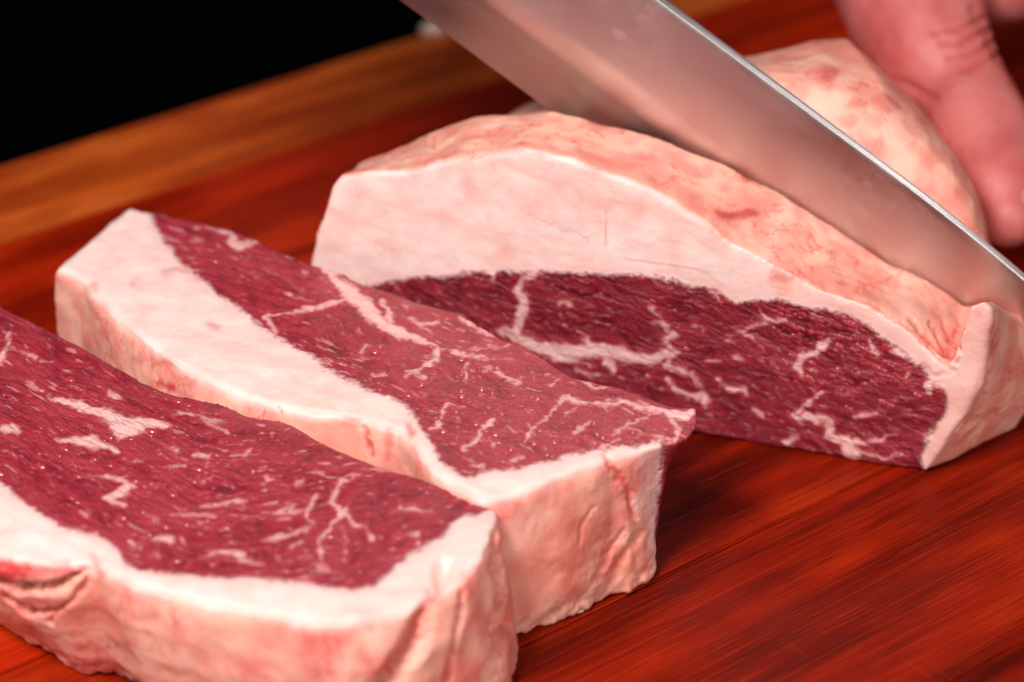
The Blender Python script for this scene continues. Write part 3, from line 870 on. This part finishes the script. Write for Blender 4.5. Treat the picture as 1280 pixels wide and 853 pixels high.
    for ln, red in [([(897, 268, 6), (912, 270, 12), (942, 268, 12)], 0.62), ([(960, 252, 8), (970, 258, 10)], 0.20), ([(790, 195, 5), (812, 199, 9)], 0.25), ([(730, 197, 6), (800, 215, 12), (860, 245, 14), (880, 262, 10)], 0.16),
                    ([(972, 345, 8), (992, 345, 8)], 0.25), ([(1080, 362, 14), (1160, 385, 22)], 0.14), ([(905, 275, 3), (945, 310, 3), (960, 290, 2)], 0.2), ([(985, 305, 6), (1000, 318, 8)], 0.3),
                    ([(930, 216, 5), (950, 224, 8), (968, 233, 6)], 0.75), ([(985, 243, 4), (995, 250, 5)], 0.55), ([(1115, 332, 4), (1132, 340, 6), (1150, 347, 4)], 0.55), ([(770, 159, 4), (779, 162, 5)], 0.6), ([(1060, 295, 3), (1090, 314, 4)], 0.35),
                    ([(560, 168, 8), (600, 162, 8)], 0.14), ([(555, 198, 4), (610, 190, 4), (655, 184, 3)], 0.32), ([(505, 190, 6), (530, 178, 8)], 0.3), ([(470, 206, 4), (500, 200, 3)], 0.25),
                    ([(712, 285, 1), (735, 300, 1.5)], 0.28), ([(760, 260, 1), (758, 285, 2), (757, 305, 2)], 0.28), ([(780, 322, 1.5), (830, 330, 1.5), (880, 340, 1.5), (905, 357, 1)], 0.30), ([(648, 262, 1), (712, 290, 1)], 0.22), ([(617, 211, 3), (620, 214, 3)], 0.25)]:
        f = seg_field(pw if ln[0][2] > 2 else pxv + wob * 4, [ln])
        blood = np.maximum(blood, sstep(-6 if ln[0][2] > 2 else -1.5, 4 if ln[0][2] > 2 else 1.0, f) * red * face * nearp)
    rear = 1 - nearp
    for x, y, r, a in [(1035, 92, 16, 0.6), (1070, 132, 14, 0.55), (1108, 130, 20, 0.6), (1095, 150, 14, 0.3), (1060, 150, 14, 0.4), (1150, 160, 26, 0.4), (1130, 115, 24, 0.5), (1190, 290, 14, 0.2), (1165, 235, 12, 0.2)]:
        dd = np.hypot(pw[:, 0] - x, (pw[:, 1] - y) * 1.5)
        blood = np.maximum(blood, (1 - sstep(r * 0.3, r * 1.4, dd)) * a * rear * 0.75)
    side = 1 - flat
    isf = sstep(-2, 3, cap)
    d = side * (0.0012 * fbm(V * 55 + seed, 2) + 0.0004 * fbm(V * 180 + seed, 2)) * (1 - 0.4 * rear)
    d += flat * 0.0010 * fbm(V * 38 + seed, 3)
    d += flat * (1 - isf) * (0.00022 * perlin(np.stack([sx / 20.0, ac / 6.0, sx * 0 + seed], 1)) + 0.00012 * perlin(V * 380) + 0.00018 * sstep(-4, 4, vein))
    d += flat * (1 - isf) * sstep(960, 1060, sx) * 0.0006 * perlin(np.stack([sx / 18.0, ac / 11.0, sx * 0 + 3], 1))
    d += flat * isf * 0.00015 * fbm(V * 300 + seed, 2)
    V = V + N * (d - cr)[:, None]
    V[:, 2] = np.maximum(V[:, 2], 0.0004)
    N = normals_of(work, V)
    attrs = dict(cap=cap, vein=vein, skin=skin, blood=blood, tone=tone, streak=streak, fib=fib)
    fsel = cap[Q].mean(1) > 0
    link('lean', sub_mesh('lean', V, N, Q, ~fsel, attrs), M_ROAST, root)
    dn = fbm(V * 42 + seed * 3, 2)
    wet = 1 - sstep(50, 150, np.hypot(px[:, 0] - 1070, (px[:, 1] - 440) * 1.6))
    okd = (flat > 0.6) & (cap < -4) & (vein < -3) & (wet * 0.9 + 0.08 + 0.4 * dn > np.random.RandomState(2).rand(len(V)))
    add_glint_beads(V, N, okd, np.array([0.9, -0.3, -0.35]), 330, 9, root)
    link('fat_cap', sub_mesh('fat_cap', V, N, Q, fsel, attrs), M_ROAST, root)
    bpy.data.meshes.remove(work)


make_roast()

# ------------------------------------------------------------------ knife
T = NT('brushed_steel')
geo = T.n('ShaderNodeTexCoord').outputs['Object']
br = T.noise(T.mapping(geo, (1400, 1, 60), (0, 0.5, 0)), 1.0, 3, 0.6)
sm = T.noise(T.mapping(geo, (30, 10, 110), (0, 0.5, 0)), 1.0, 4, 0.55, 0.0)
T.put(T.b.inputs['Base Color'], T.mix(T.mapr(sm, 0.42, 0.75, 0, 0.5), (0.68, 0.60, 0.58), (0.68, 0.50, 0.47)))
T.b.inputs['Metallic'].default_value = 1.0
T.put(T.b.inputs['Roughness'], T.math('ADD', T.mapr(sm, 0.36, 0.70, 0.26, 0.40), T.math('MULTIPLY', br, 0.16)))
T.put(T.b.inputs['Normal'], T.bump(br, 0.00015, 0.3))
res = T.mapr(T.noise(T.mapping(geo, (90, 10, 260), (0, 0.35, 0)), 1.0, 4, 0.6), 0.56, 0.70)
zone = T.mapr(T.noise(T.mapping(geo, (22, 5, 22)), 1.0, 2), 0.45, 0.65)
res = T.math('MULTIPLY', T.math('MULTIPLY', res, zone), 0.14)
T.put(T.b.inputs['Metallic'], T.math('SUBTRACT', 1.0, res))
T.put(T.b.inputs['Base Color'], T.mix(res, T.mix(T.mapr(sm, 0.42, 0.75, 0, 0.5), (0.66, 0.585, 0.565), (0.66, 0.49, 0.46)), (0.85, 0.66, 0.60)))
M_STEEL = T.m
T = NT('ground_steel')
geo = T.n('ShaderNodeTexCoord').outputs['Object']
T.b.inputs['Base Color'].default_value = (0.86, 0.85, 0.85, 1)
T.b.inputs['Metallic'].default_value = 1.0
T.put(T.b.inputs['Roughness'], T.mapr(T.noise(T.mapping(geo, (25, 2500, 400)), 1.0, 2), 0.3, 0.7, 0.30, 0.42))
M_SPINE = T.m
T = NT('dark_handle')
T.b.inputs['Base Color'].default_value = (0.02, 0.018, 0.018, 1)
T.b.inputs['Roughness'].default_value = 0.45
M_HANDLE = T.m

KOFF = 0.0272
ksp0 = on_plane(829, 0, RA - RN * KOFF, RN)
ksp1 = on_plane(1280, 336, RA - RN * KOFF, RN)
kdir = (ksp1 - ksp0) / np.linalg.norm(ksp1 - ksp0)
kdn = np.cross(kdir, RN)
kdn /= np.linalg.norm(kdn)
if kdn[2] > 0:
    kdn = -kdn
knife = thing('kitchen_knife', 'broad steel knife blade slicing down into the roast', 'knife', tuple(ksp0))
# blade in its own axes: x along the spine to the tip, z up (spine), y thickness
MK = Matrix((tuple(kdir) + (0,), tuple(-RN) + (0,), tuple(-kdn) + (0,), (0, 0, 0, 1))).transposed()
MK.translation = Vector(ksp0)
bm = bmesh.new()
WID = 0.0435
rows = []
x0, x1 = -0.078, 0.138
NS = 70
for i in range(NS + 1):
    u = i / NS
    x = x0 + (x1 - x0) * u
    t = max(0.0, (x - 0.070) / (x1 - 0.070))
    w = WID * (1 - t ** 2.2) + 0.0004
    w = max(w, 0.0012)
    drop = 0.004 * t * t
    th = 0.0016 * (1 - 0.45 * max(0, u - 0.5))
    prof = [(-w - drop, 0.0), (-w * 0.5 - drop, th * 0.62), (-0.0022 - drop, th), (-0.0004 - drop, th * 0.98), (-0.0001 - drop, th * 0.85), (0.0 - drop, 0)]
    ring = [(y, z) for z, y in prof] + [(-y, z) for z, y in prof[-2:0:-1]]
    rows.append([bm.verts.new((x, y, z)) for y, z in ring])
for a, b in zip(rows[:-1], rows[1:]):
    n = len(a)
    for j in range(n):
        bm.faces.new((a[j], a[(j + 1) % n], b[(j + 1) % n], b[j]))
bm.faces.new(rows[0])
bm.faces.new(rows[-1])
me = bm_mesh('blade', bm)
me.materials.append(M_STEEL)
me.materials.append(M_SPINE)
for f_ in me.polygons:
    if abs(f_.normal.z) > 0.7 and f_.normal.z > 0:
        f_.material_index = 1
        f_.use_smooth = False
o = link('blade', me, M_STEEL)
o.parent = knife
o.matrix_world = MK
o.matrix_parent_inverse = Matrix.Identity(4)
o.matrix_basis = Matrix.Translation(-Vector(ksp0)) @ MK
bm = bmesh.new()
for (xa, xb, hz, hy, tz) in [(-0.089, -0.076, 0.030, 0.016, -0.017)]:
    bmesh.ops.create_cube(bm, size=1, matrix=Matrix.Translation(((xa + xb) / 2, 0, tz)) @ Matrix.Diagonal((xb - xa, hy, hz, 1)))
bmesh.ops.bevel(bm, geom=bm.edges[:], offset=0.003, segments=3, affect='EDGES')
o = link('bolster', bm_mesh('bolster', bm), M_STEEL)
o.parent = knife
o.matrix_basis = Matrix.Translation(-Vector(ksp0)) @ MK
bm = bmesh.new()
prev = None
for i in range(25):
    u = i / 24
    x = -0.089 - 0.115 * u
    hz = 0.013 + 0.003 * math.sin(u * 6.0) + 0.003 * u
    hy = 0.010 + 0.001 * math.sin(u * 5)
    k = 1.0 if 0 < i < 24 else 0.75
    ring = [bm.verts.new((x, k * hy * math.copysign(abs(math.cos(a)) ** 0.8, math.cos(a)), -0.017 + k * hz * math.sin(a))) for a in [2 * math.pi * j / 20 for j in range(20)]]
    if prev:
        for j in range(20):
            bm.faces.new((prev[j], prev[(j + 1) % 20], ring[(j + 1) % 20], ring[j]))
    else:
        bm.faces.new(ring)
    prev = ring
bm.faces.new(prev)
o = link('handle', bm_mesh('handle', bm), M_HANDLE)
o.parent = knife
o.matrix_basis = Matrix.Translation(-Vector(ksp0)) @ MK

# ------------------------------------------------------------------ hand
T = NT('hand_skin')
geo = T.n('ShaderNodeTexCoord').outputs['Object']
red = T.attr('red')
c = T.mix(T.mapr(T.noise(geo, 60, 4, 0.6), 0.35, 0.65), (0.56, 0.155, 0.138), (0.47, 0.100, 0.096))
c = T.mix(red, c, (0.46, 0.06, 0.055))
T.put(T.b.inputs['Base Color'], c)
T.b.inputs['Roughness'].default_value = 0.42
T.b.inputs['Subsurface Weight'].default_value = 0.3
T.b.inputs['Subsurface Radius'].default_value = (1.0, 0.35, 0.2)
T.b.inputs['Subsurface Scale'].default_value = 0.003
T.put(T.b.inputs['Normal'], T.bump(T.noise(geo, 900, 4, 0.65), 0.0006, 0.5))
M_SKIN = T.m
T = NT('nail')
T.b.inputs['Base Color'].default_value = (0.72, 0.36, 0.32, 1)
T.b.inputs['Roughness'].default_value = 0.28
M_NAIL = T.m


def capsule_chain(bm, pts, seg=20):
    """tapered tube with round ends through (point, radius)"""
    P = [np.asarray(q[0], float) for q in pts]
    R = [q[1] for q in pts]
    # densify
    ts = np.linspace(0, len(P) - 1, (len(P) - 1) * 6 + 1)
    C, rr = [], []
    for t in ts:
        i = min(int(t), len(P) - 2)
        f = t - i
        g = f * f * (3 - 2 * f) * 0.5 + f * 0.5
        p0, p1, p2, p3 = P[max(i - 1, 0)], P[i], P[i + 1], P[min(i + 2, len(P) - 1)]
        C.append(0.5 * (2 * p1 + (p2 - p0) * f + (2 * p0 - 5 * p1 + 4 * p2 - p3) * f * f + (3 * p1 - p0 - 3 * p2 + p3) * f ** 3))
        rr.append(R[i] * (1 - g) + R[i + 1] * g)
    d0 = (C[0] - C[1]) / np.linalg.norm(C[0] - C[1])
    d1 = (C[-1] - C[-2]) / np.linalg.norm(C[-1] - C[-2])
    pre = [(C[0] + d0 * rr[0] * math.sin(a), rr[0] * math.cos(a)) for a in (1.45, 1.1, 0.7, 0.35)]
    post = [(C[-1] + d1 * rr[-1] * math.sin(a), rr[-1] * math.cos(a)) for a in (0.35, 0.7, 1.1, 1.45)]
    allp = pre + list(zip(C, rr)) + post
    rows = []
    ref = np.array([0.3, 0.2, 1.0])
    for k, (c0, r) in enumerate(allp):
        a = allp[min(k + 1, len(allp) - 1)][0] - allp[max(k - 1, 0)][0]
        a = a / (np.linalg.norm(a) + 1e-12)
        e1 = np.cross(a, ref)
        e1 /= np.linalg.norm(e1)
        e2 = np.cross(a, e1)
        rows.append([bm.verts.new(c0 + r * (math.cos(2 * math.pi * j / seg) * e1 + math.sin(2 * math.pi * j / seg) * e2)) for j in range(seg)])
    for a, b in zip(rows[:-1], rows[1:]):
        for j in range(seg):
            bm.faces.new((a[j], a[(j + 1) % seg], b[(j + 1) % seg], b[j]))
    bm.faces.new(rows[0])
    bm.faces.new(rows[-1][::-1])


D = at_depth
wrist = D(1215, -300, 0.775)
elbow = D(1330, -760, 0.98)
bm = bmesh.new()
thumb = [(D(1180, -200, 0.745), 0.022), (D(1132, -60, 0.712), 0.0215), (D(1140, 0, 0.70), 0.0206), (D(1167, 66, 0.688), 0.0180), (D(1206, 122, 0.676), 0.0134), (D(1231, 178, 0.662), 0.0143), (D(1252, 240, 0.647), 0.0122), (D(1260, 272, 0.640), 0.0080)]
capsule_chain(bm, thumb)
mcp = [(D(1330, -60, 0.705), 0.0125), (D(1425, -85, 0.712), 0.0125), (D(1515, -70, 0.717), 0.0120), (D(1595, -40, 0.720), 0.0105)]
tips = [[(1385, 60, 0.672), (1420, 190, 0.652), (1425, 270, 0.648)], [(1490, 50, 0.675), (1520, 190, 0.655), (1522, 275, 0.650)], [(1580, 60, 0.682), (1605, 190, 0.662), (1605, 262, 0.658)], [(1655, 70, 0.69), (1672, 170, 0.675), (1670, 230, 0.670)]]
for (m_, r), tp in zip(mcp, tips):
    capsule_chain(bm, [(wrist * 0.75 + m_ * 0.25, 0.016), (m_, r), (D(*tp[0]), r * 0.86), (D(*tp[1]), r * 0.76), (D(*tp[2]), r * 0.55)])
capsule_chain(bm, [(mcp[0][0], 0.012), (mcp[1][0], 0.012), (mcp[2][0], 0.012), (mcp[3][0], 0.010)])
capsule_chain(bm, [(D(1170, -80, 0.715), 0.018), (D(1255, -20, 0.715), 0.0125), (mcp[0][0], 0.012)])
capsule_chain(bm, [(D(1235, -160, 0.74), 0.020), (D(1400, -150, 0.735), 0.017)])
capsule_chain(bm, [(D(1260, -220, 0.755), 0.021), (D(1420, -200, 0.75), 0.017)])
capsule_chain(bm, [(D(1290, -120, 0.73), 0.017), (D(1500, -120, 0.73), 0.014)])
capsule_chain(bm, [(D(1235, -200, 0.75), 0.023), (wrist, 0.025), (D(1255, -480, 0.85), 0.028), (elbow, 0.040)])
capsule_chain(bm, [(D(1300, -200, 0.75), 0.021), (D(1290, -310, 0.775), 0.023), (D(1315, -480, 0.85), 0.028), (elbow, 0.040)])


def KP(x, ang, r, zc=-0.017):
    x = x + 0.093
    return np.array(ksp0) + kdir * x - RN * (r * math.cos(ang)) - kdn * (zc + r * math.sin(ang))


elbow2 = np.array([-0.30, 0.55, 0.30])
for k in range(4):
    xk = -0.200 - 0.0205 * k
    rf = (0.0092, 0.0094, 0.0090, 0.0080)[k]
    capsule_chain(bm, [(KP(-0.250, 1.0, 0.052), 0.018), (KP(xk, 0.9, 0.036), rf * 1.25), (KP(xk + 0.003, -0.35, 0.0245), rf), (KP(xk + 0.006, -1.6, 0.0225), rf * 0.95), (KP(xk + 0.007, -2.8, 0.0225), rf * 0.88), (KP(xk + 0.007, -3.7, 0.0215), rf * 0.75)])
capsule_chain(bm, [(KP(-0.270, 1.3, 0.044), 0.017), (KP(-0.232, 1.9, 0.030), 0.0135), (KP(-0.205, 2.3, 0.0245), 0.0110), (KP(-0.178, 2.35, 0.0225), 0.0088)])
capsule_chain(bm, [(KP(-0.200, 0.9, 0.036), 0.011), (KP(-0.262, 0.9, 0.036), 0.010)])
wr2 = KP(-0.305, 0.9, 0.075)
capsule_chain(bm, [(KP(-0.215, 1.0, 0.048), 0.015), (KP(-0.275, 1.0, 0.052), 0.018), (wr2, 0.025), (wr2 * 0.7 + elbow2 * 0.3, 0.030), (elbow2, 0.040)])
V, Q, work = remesh(bm_mesh('hand', bm), 0.0011, 7)
N = normals_of(work, V)
pxv = to_px(V)
wob = np.stack([fbm(V * 200, 3), fbm(V * 200 + 31, 3)], 1)
pw = pxv + wob * 6
red = np.zeros(len(V))
cr = np.zeros(len(V))
face = sstep(0.1, -0.2, N @ FWD)
for ln, dep, r in [([(1172, 40, 3), (1205, 32, 5), (1232, 22, 3)], 0.0012, 0.6), ([(1178, 56, 3), (1210, 50, 5), (1240, 36, 3)], 0.0012, 0.6), ([(1186, 72, 3), (1215, 66, 5), (1244, 52, 3)], 0.0012, 0.6),
                   ([(1200, 88, 2), (1225, 80, 4), (1252, 66, 2)], 0.0012, 0.6), ([(1128, 104, 6), (1148, 116, 8), (1168, 122, 5)], 0.0016, 0.45), ([(1215, 10, 5), (1232, 40, 7), (1246, 72, 4)], 0.0009, 0.4)]:
    f = seg_field(pw, [ln])
    w = max(q[2] for q in ln)
    cr += sstep(-w * 0.8, w * 0.5, f) * dep * face
    red = np.maximum(red, sstep(-w * 1.2, w * 0.5, f) * r * face)
red = np.maximum(red, (1 - sstep(20, 70, np.hypot(pw[:, 0] - 1110, pw[:, 1] - 55))) * 0.45)
red = np.maximum(red, (1 - sstep(20, 80, np.hypot(pw[:, 0] - 1250, pw[:, 1] - 230))) * 0.30)
red = np.maximum(red, 0.25 * sstep(0.0, 0.3, fbm(V * 45, 3)))
V = V + N * (0.0006 * fbm(V * 90, 3) + 0.00012 * fbm(V * 500, 2) - cr)[:, None]
N = normals_of(work, V)
hand = thing('person', 'bare hand with its thumb pressed against the roast behind the knife blade', 'person', tuple(np.array([wrist[0], wrist[1], 0.0])))
link('body', sub_mesh('body', V, N, Q, np.ones(len(Q), bool), dict(red=red)), M_SKIN, hand)
bpy.data.meshes.remove(work)
# thumb nail: a small curved plate
bm = bmesh.new()
nc = D(1264, 262, 0.6430)
ax_l = D(1266, 292, 0.639) - D(1252, 230, 0.652)
ax_l /= np.linalg.norm(ax_l)
nn = np.array([0.50, -0.78, 0.40])
nn -= ax_l * (nn @ ax_l)
nn /= np.linalg.norm(nn)
ax_w = np.cross(nn, ax_l)
grid = []
for i in range(13):
    row = []
    for j in range(11):
        u, v = i / 12 * 2 - 1, j / 10 * 2 - 1
        a = v * 0.85
        wl = 0.0072 * math.sqrt(max(0.05, 1 - (abs(u) ** 3.2)))
        pt = nc + ax_l * u * 0.0072 + ax_w * math.sin(a) * wl * 1.1 + nn * (0.0098 - 0.0105 * (1 - math.cos(a)) - 0.0018 * u * u)
        row.append(bm.verts.new(pt))
    grid.append(row)
for i in range(12):
    for j in range(10):
        bm.faces.new((grid[i][j], grid[i + 1][j], grid[i + 1][j + 1], grid[i][j + 1]))
bmesh.ops.solidify(bm, geom=bm.faces[:], thickness=0.0006)
link('thumbnail', bm_mesh('thumbnail', bm), M_NAIL, hand)
# dark sleeve on the forearm, outside the frame
bm = bmesh.new()
capsule_chain(bm, [(D(1284, -520, 0.868), 0.043), (D(1300, -640, 0.925), 0.047), (elbow * 1.0, 0.052), (D(1345, -860, 1.03), 0.056)], 28)
link('sleeve', bm_mesh('sleeve', bm), M_DARK, hand)
bm = bmesh.new()
capsule_chain(bm, [(wr2 * 0.62 + elbow2 * 0.38, 0.041), (wr2 * 0.3 + elbow2 * 0.7, 0.047), (elbow2, 0.052), (elbow2 + np.array([-0.03, 0.08, 0.06]), 0.056)], 28)
link('sleeve', bm_mesh('sleeve', bm), M_DARK, hand)

# ------------------------------------------------------------------ small scraps of trimmed fat
def scrap(c, r, seed, label):
    bm = bmesh.new()
    bmesh.ops.create_icosphere(bm, subdivisions=4, radius=1)
    P = np.array([v.co for v in bm.verts])
    k = 1 + 0.35 * fbm(P * 1.3 + seed, 3)
    for v, p_, q in zip(bm.verts, P, k):
        z = p_[2] * r[2] * q
        v.co = Vector((p_[0] * r[0] * q, p_[1] * r[1] * q, max(z, -0.35 * r[2]) + 0.35 * r[2])) + Vector(c)
    o = link('fat_scrap', bm_mesh('fat_scrap', bm), M_SCRAP)
    o['label'] = label
    o['category'] = 'fat scrap'


T = NT('scrap_fat')
T.put(T.b.inputs['Base Color'], T.mix(T.noise(T.n('ShaderNodeTexCoord').outputs['Object'], 300, 3), (0.86, 0.72, 0.62), (0.78, 0.56, 0.46)))
T.b.inputs['Roughness'].default_value = 0.4
M_SCRAP = T.m
scrap(on_z(541, 42, 0.0) + np.array([0, 0, 0.0]), (0.0042, 0.0025, 0.003), 2.0, 'small pale scrap on the far edge of the board below the blade')
scrap(on_z(722, 763, 0.0), (0.0017, 0.0011, 0.0008), 5.0, 'tiny crumb of fat on the board under the middle slice')
